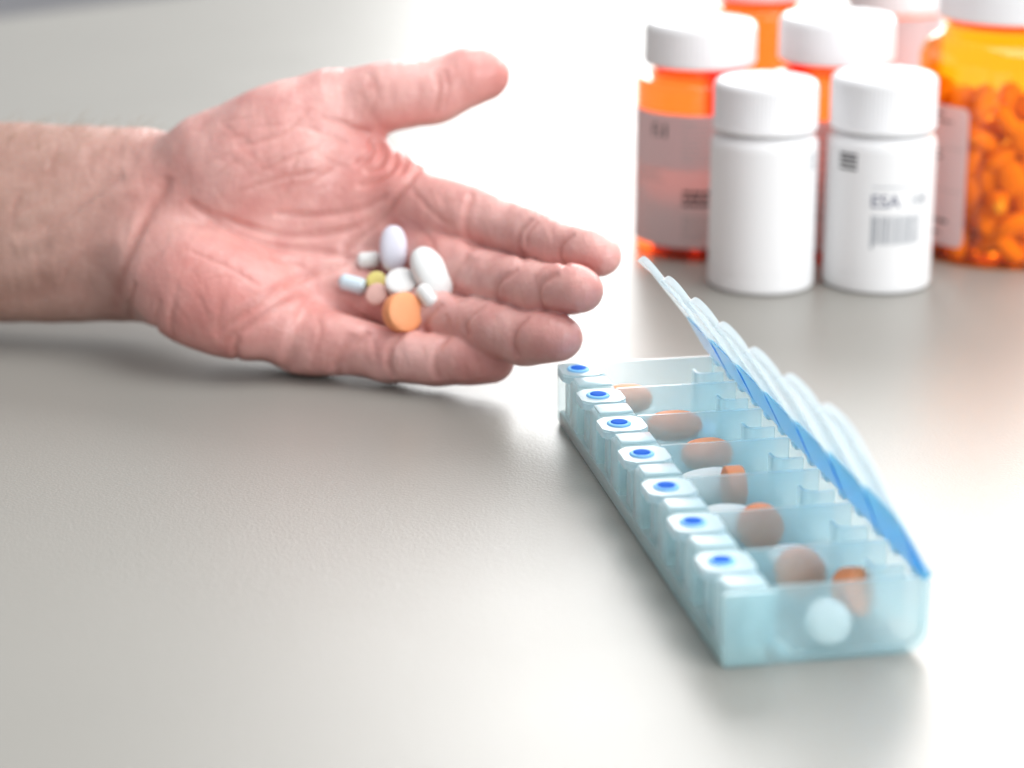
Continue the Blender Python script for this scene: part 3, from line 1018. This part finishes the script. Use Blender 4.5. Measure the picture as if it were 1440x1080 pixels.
# ------------------------------------------------------------------ pill organizer
AX, OX, OY, OL, OW, OH = .187432, .0526763, .542061, .2003, .0528, .0202
org = thing('pill_organizer', 'aqua translucent seven compartment pill organizer with its blue lids raised', 'pill box', (OX, OY, 0), AX)
PITCHM = OL / 7
XT = .0115       # trough starts here; the latch bank lies left of it


def opart(name, me, mat, ang=35, parent=org):
    o = link(name, me, mat, parent); autosmooth(o, ang); return o


# trough: U-shaped section
def usec(x0, x1, zb, zt, r, n=7, zl=None):
    return [(x0, zl or zt)] + [(x0 + r - r * math.cos(R(a)), zb + r - r * math.sin(R(a))) for a in np.linspace(0, 90, n)] + \
           [(x1 - r + r * math.sin(R(a)), zb + r - r * math.cos(R(a))) for a in np.linspace(0, 90, n)] + [(x1, zt)]


th = .0011
outer_u = usec(XT - .0004, OW, .0006, OH, .0062, zl=OH - .0018); inner_u = usec(XT - .0004 + th, OW - th, .0006 + th, OH, .0056, zl=OH - .0018)
bm = prism(outer_u + inner_u[::-1], .0010, OL - .0010); bmesh.ops.triangulate(bm, faces=[f for f in bm.faces if len(f.verts) > 4])
opart('trough', from_bm(bm), TRAY, 25)
for y in (.0010, OL - .0021):
    bm = prism(usec(XT + .0010, OW - .0014, .0022, OH + .0002, .0053), y, y + .0011)
    opart('end_wall', from_bm(bm), TRAY, 25)
for k in range(1, 7):
    y = k * PITCHM
    opart('divider', from_bm(prism(usec(XT + .0009, OW - .0014, .0021, OH - .0004, .0054), y - .0005, y + .0005)), TRAY, 25)
# latch bank: base strip, wall, then per compartment a proud block and a recessed push button
opart('latch_base', rbox(-.0003, XT - .0006, .0010, OL - .0010, 0, .0046, .0008), TRAYB)
opart('latch_wall', rbox(.0046, .0054, .0006, OL - .0006, .0042, OH - .0012, .0002), TRAY)
for y0, y1 in ((OL - .0008, OL + .0006), (-.0006, .0008)):
    o_ = [(-.0005, OH - .0003), (-.0004, .0008), (.0006, .0003)] + usec(-.0004, OW + .0003, .0003, OH - .0003, .0058)[8:]
    i_ = usec(XT + .0016, OW - .0018, .0026, OH - .0003, .0050)
    i_ = [i_[0], i_[1], i_[7]] + i_[8:]
    bm = bmesh.new(); g = [[bm.verts.new((p[0], y, p[1])) for p in q] for y in (y0, y1) for q in (o_, i_)]
    for a in range(len(o_) - 1):
        bm.faces.new((g[0][a], g[0][a + 1], g[1][a + 1], g[1][a])); bm.faces.new((g[2][a], g[3][a], g[3][a + 1], g[2][a + 1]))
        bm.faces.new((g[0][a], g[2][a], g[2][a + 1], g[0][a + 1])); bm.faces.new((g[1][a], g[1][a + 1], g[3][a + 1], g[3][a]))
    for a in (0, -1): bm.faces.new((g[0][a], g[1][a], g[3][a], g[2][a]))
    opart('end_plate', from_bm(bm), TRAY, 25)
for k in range(7):
    y = k * PITCHM
    opart('latch_block', rbox(.0000, XT + .0011, y + .0012, y + .0118, .0040, OH - .0006, .0010, 3), TRAYD)
    opart('block_top', rbox(.0010, XT + .0002, y + .0022, y + .0108, OH - .0004, OH + .0004, .00035, 2), PAD)
    bm = prism(rrect(-.0014, XT + .0010, y + .0134, y + .0272, .0028), OH - .0026, OH + .0002, 'z')
    bmesh.ops.bevel(bm, geom=[e for e in bm.edges if abs(e.verts[0].co.z - e.verts[1].co.z) < 1e-7], offset=.0006, segments=2, affect='EDGES')
    pb = opart('push_button', from_bm(bm), PAD, 40)
    opart('button_stem', rbox(.0012, XT - .003, y + .0160, y + .0246, .0040, OH - .0027, .0005), TRAYD)
    sx, sy = .0046, y + .0203
    me = lathe(fillet([(.0037, OH - .0002), (.0037, OH + .0005), (.0031, OH + .0009), (.0024, OH + .0007), (.0021, OH + .0001), (0, OH - .0001)], .0003, 3), 36)
    o = opart('button_stud', me, STUD, 50, pb); o.location = (sx, sy, 0)
    me = lathe([(.0027, OH + .00055), (.0024, OH + .00092), (.0015, OH + .00098), (0, OH + .0010)], 28)
    o = opart('stud_centre', me, STUDD, 50, pb); o.location = (sx, sy, 0)
# hinge clips, three-sided little posts on the right wall, and hinge knuckles
for k in range(7):
    y = k * PITCHM
    bm = bmesh.new()
    out = [(OW - .0105, y + .0195)] + [(OW - .0105 + .0030 - .0030 * math.cos(R(a)), y + .0165 - .003 * math.sin(R(a)) + .0) for a in np.linspace(0, 90, 6)] + [(OW - .0016, y + .0135), (OW - .0016, y + .0144)]
    inn = [(OW - .0096, y + .0195)] + [(OW - .0096 + .0024 - .0024 * math.cos(R(a)), y + .0168 - .0024 * math.sin(R(a))) for a in np.linspace(0, 90, 6)] + [(OW - .0016, y + .0144)]
    bm = prism(out[:-1] + inn[::-1], .0040, OH - .0016, 'z'); bmesh.ops.triangulate(bm, faces=[f for f in bm.faces if len(f.verts) > 4])
    opart('hinge_clip', from_bm(bm), TRAY, 30)
    for yy in (y + .0046, y + .0196):
        opart('hinge_knuckle', rbox(OW - .0024, OW + .0010, yy, yy + .0048, OH - .0016, OH + .0022, .0010, 3), PAD)

# lids: one per compartment, hinged on the right, all raised by about the same angle
LIDW = .0440


def lid_bm():
    w = PITCHM - .0005
    # shallow shell in local x (from hinge to free edge), y along the box, z outward when closed
    nx, ny = 14, 10; top = []; bot = []
    bm = bmesh.new()
    for i in range(nx + 1):
        u = i / nx
        rt, rb = [], []
        for j in range(ny + 1):
            v = j / ny
            half = w / 2
            # scalloped free edge: rounded tab
            ext = LIDW - .0021 * abs(2 * v - 1) ** 2.4
            x = ext * u
            crown = .0010 * (1 - (2 * v - 1) ** 2) ** .7 * min(1, u * 3 + .25) * (1 - .35 * u) + .0006
            rt.append(bm.verts.new((x, (v - .5) * w, crown)))
            rb.append(bm.verts.new((x, (v - .5) * w, crown - .0011 - .0010 * max(0, (u - .86) / .14) ** .5)))
        top.append(rt); bot.append(rb)
    for i in range(nx):
        for j in range(ny):
            bm.faces.new((top[i][j], top[i + 1][j], top[i + 1][j + 1], top[i][j + 1]))
            bm.faces.new((bot[i][j], bot[i][j + 1], bot[i + 1][j + 1], bot[i + 1][j]))
    for i in range(nx):
        for j in (0, ny): bm.faces.new((top[i][j], bot[i][j], bot[i + 1][j], top[i + 1][j]))
    for j in range(ny):
        for i in (0, nx): bm.faces.new((top[i][j], top[i][j + 1], bot[i][j + 1], bot[i][j]))
    return bm


rg = random.Random(2)
for k in range(7):
    y = (k + .5) * PITCHM
    lo_ = opart('lid', from_bm(lid_bm()), LID, 50)
    ang = 61 - 9 * k / 6 + rg.uniform(-.4, .4)
    # local x goes from the hinge over the box (towards -x), up by ang
    ca, sa = math.cos(R(ang)), math.sin(R(ang))
    M = Matrix(((-ca, 0, sa, OW - .0004), (0, -1, 0, y), (sa, 0, ca, OH + .0012), (0, 0, 0, 1)))
    lo_.matrix_basis = M
    w = PITCHM - .0010
    wd = prism([(-.0012, -.0018), (.0035, -.0022), (.0165, -.0004), (.0165, .0000), (.0035, .0006), (-.0012, .0010)], -w * .5, w * .5)  # added wedge: gives the deep blue of a long light path
    o = opart('light_path_wedge', from_bm(wd), LIDB, 40, lo_)

# pills lying in the compartments
eX = np.array([math.cos(AX), math.sin(AX), 0]); eY = np.array([-math.sin(AX), math.cos(AX), 0])


def in_box(me, mat, name, label, x, k, yo, z, rot):
    """k: compartment counted from the front; yo: place inside it (0..1)"""
    c = np.array([OX, OY, 0]) + eX * x + eY * ((k + yo) * PITCHM) + np.array([0, 0, z])
    o = autosmooth(link(name, me, mat), 32); tag(o, label, 'pill')
    o.location = tuple(c); o.rotation_euler = (R(rot[0]), R(rot[1]), R(rot[2]) + AX); return o


in_box(tablet(.0064, .0060, .12), PO2, 'round_pill', 'thick dull orange tablet tilted in the nearest compartment', .0395, 0, .66, .0100, (72, 28, 30))
in_box(tablet(.0058, .0045, .5), PW, 'round_pill', 'white round tablet on edge behind the nearest end wall', .0285, 0, .22, .0078, (80, 0, 0))
in_box(tablet(.0066, .0056, .12), POT, 'round_pill', 'orange tablet on edge in the second compartment from the front', .0300, 1, .20, .0102, (84, 0, -8))
in_box(caplet(.018, .010, .006), PW, 'oval_pill', 'white oval pill in the second compartment from the front', .034, 1, .72, .0075, (25, 10, 10))
in_box(tablet(.0064, .0056, .12), POT, 'round_pill', 'orange tablet facing forward in the third compartment from the front', .0280, 2, .25, .0118, (86, 0, -6))
in_box(caplet(.020, .011, .007), PW, 'oval_pill', 'white oval pill behind the orange tablet, third compartment', .0230, 2, .66, .0090, (50, 6, 0))
in_box(tablet(.0062, .0056, .12), POT, 'round_pill', 'orange tablet standing edge on in the middle compartment', .0290, 3, .30, .0128, (90, 0, 88))
in_box(caplet(.022, .012, .007), PW, 'oval_pill', 'large white oval pill in the middle compartment', .0240, 3, .66, .0092, (52, -6, 0))
in_box(caplet(.0165, .0105, .0085), POT, 'oval_pill', 'dull orange oval pill in the third compartment from the back', .0298, 4, .42, .0120, (20, 0, 8))
in_box(caplet(.0180, .0105, .0085), POT, 'oval_pill', 'orange oval pill in the second compartment from the back', .0270, 5, .42, .0118, (18, 0, 0))
in_box(caplet(.013, .008, .006), PB, 'oval_pill', 'pale blue oval pill in the second compartment from the back', .0370, 5, .5, .0085, (0, 0, 60))
in_box(caplet(.0170, .0105, .0085), POT, 'oval_pill', 'orange oval pill in the farthest compartment', .0185, 6, .40, .0122, (20, 0, 0))
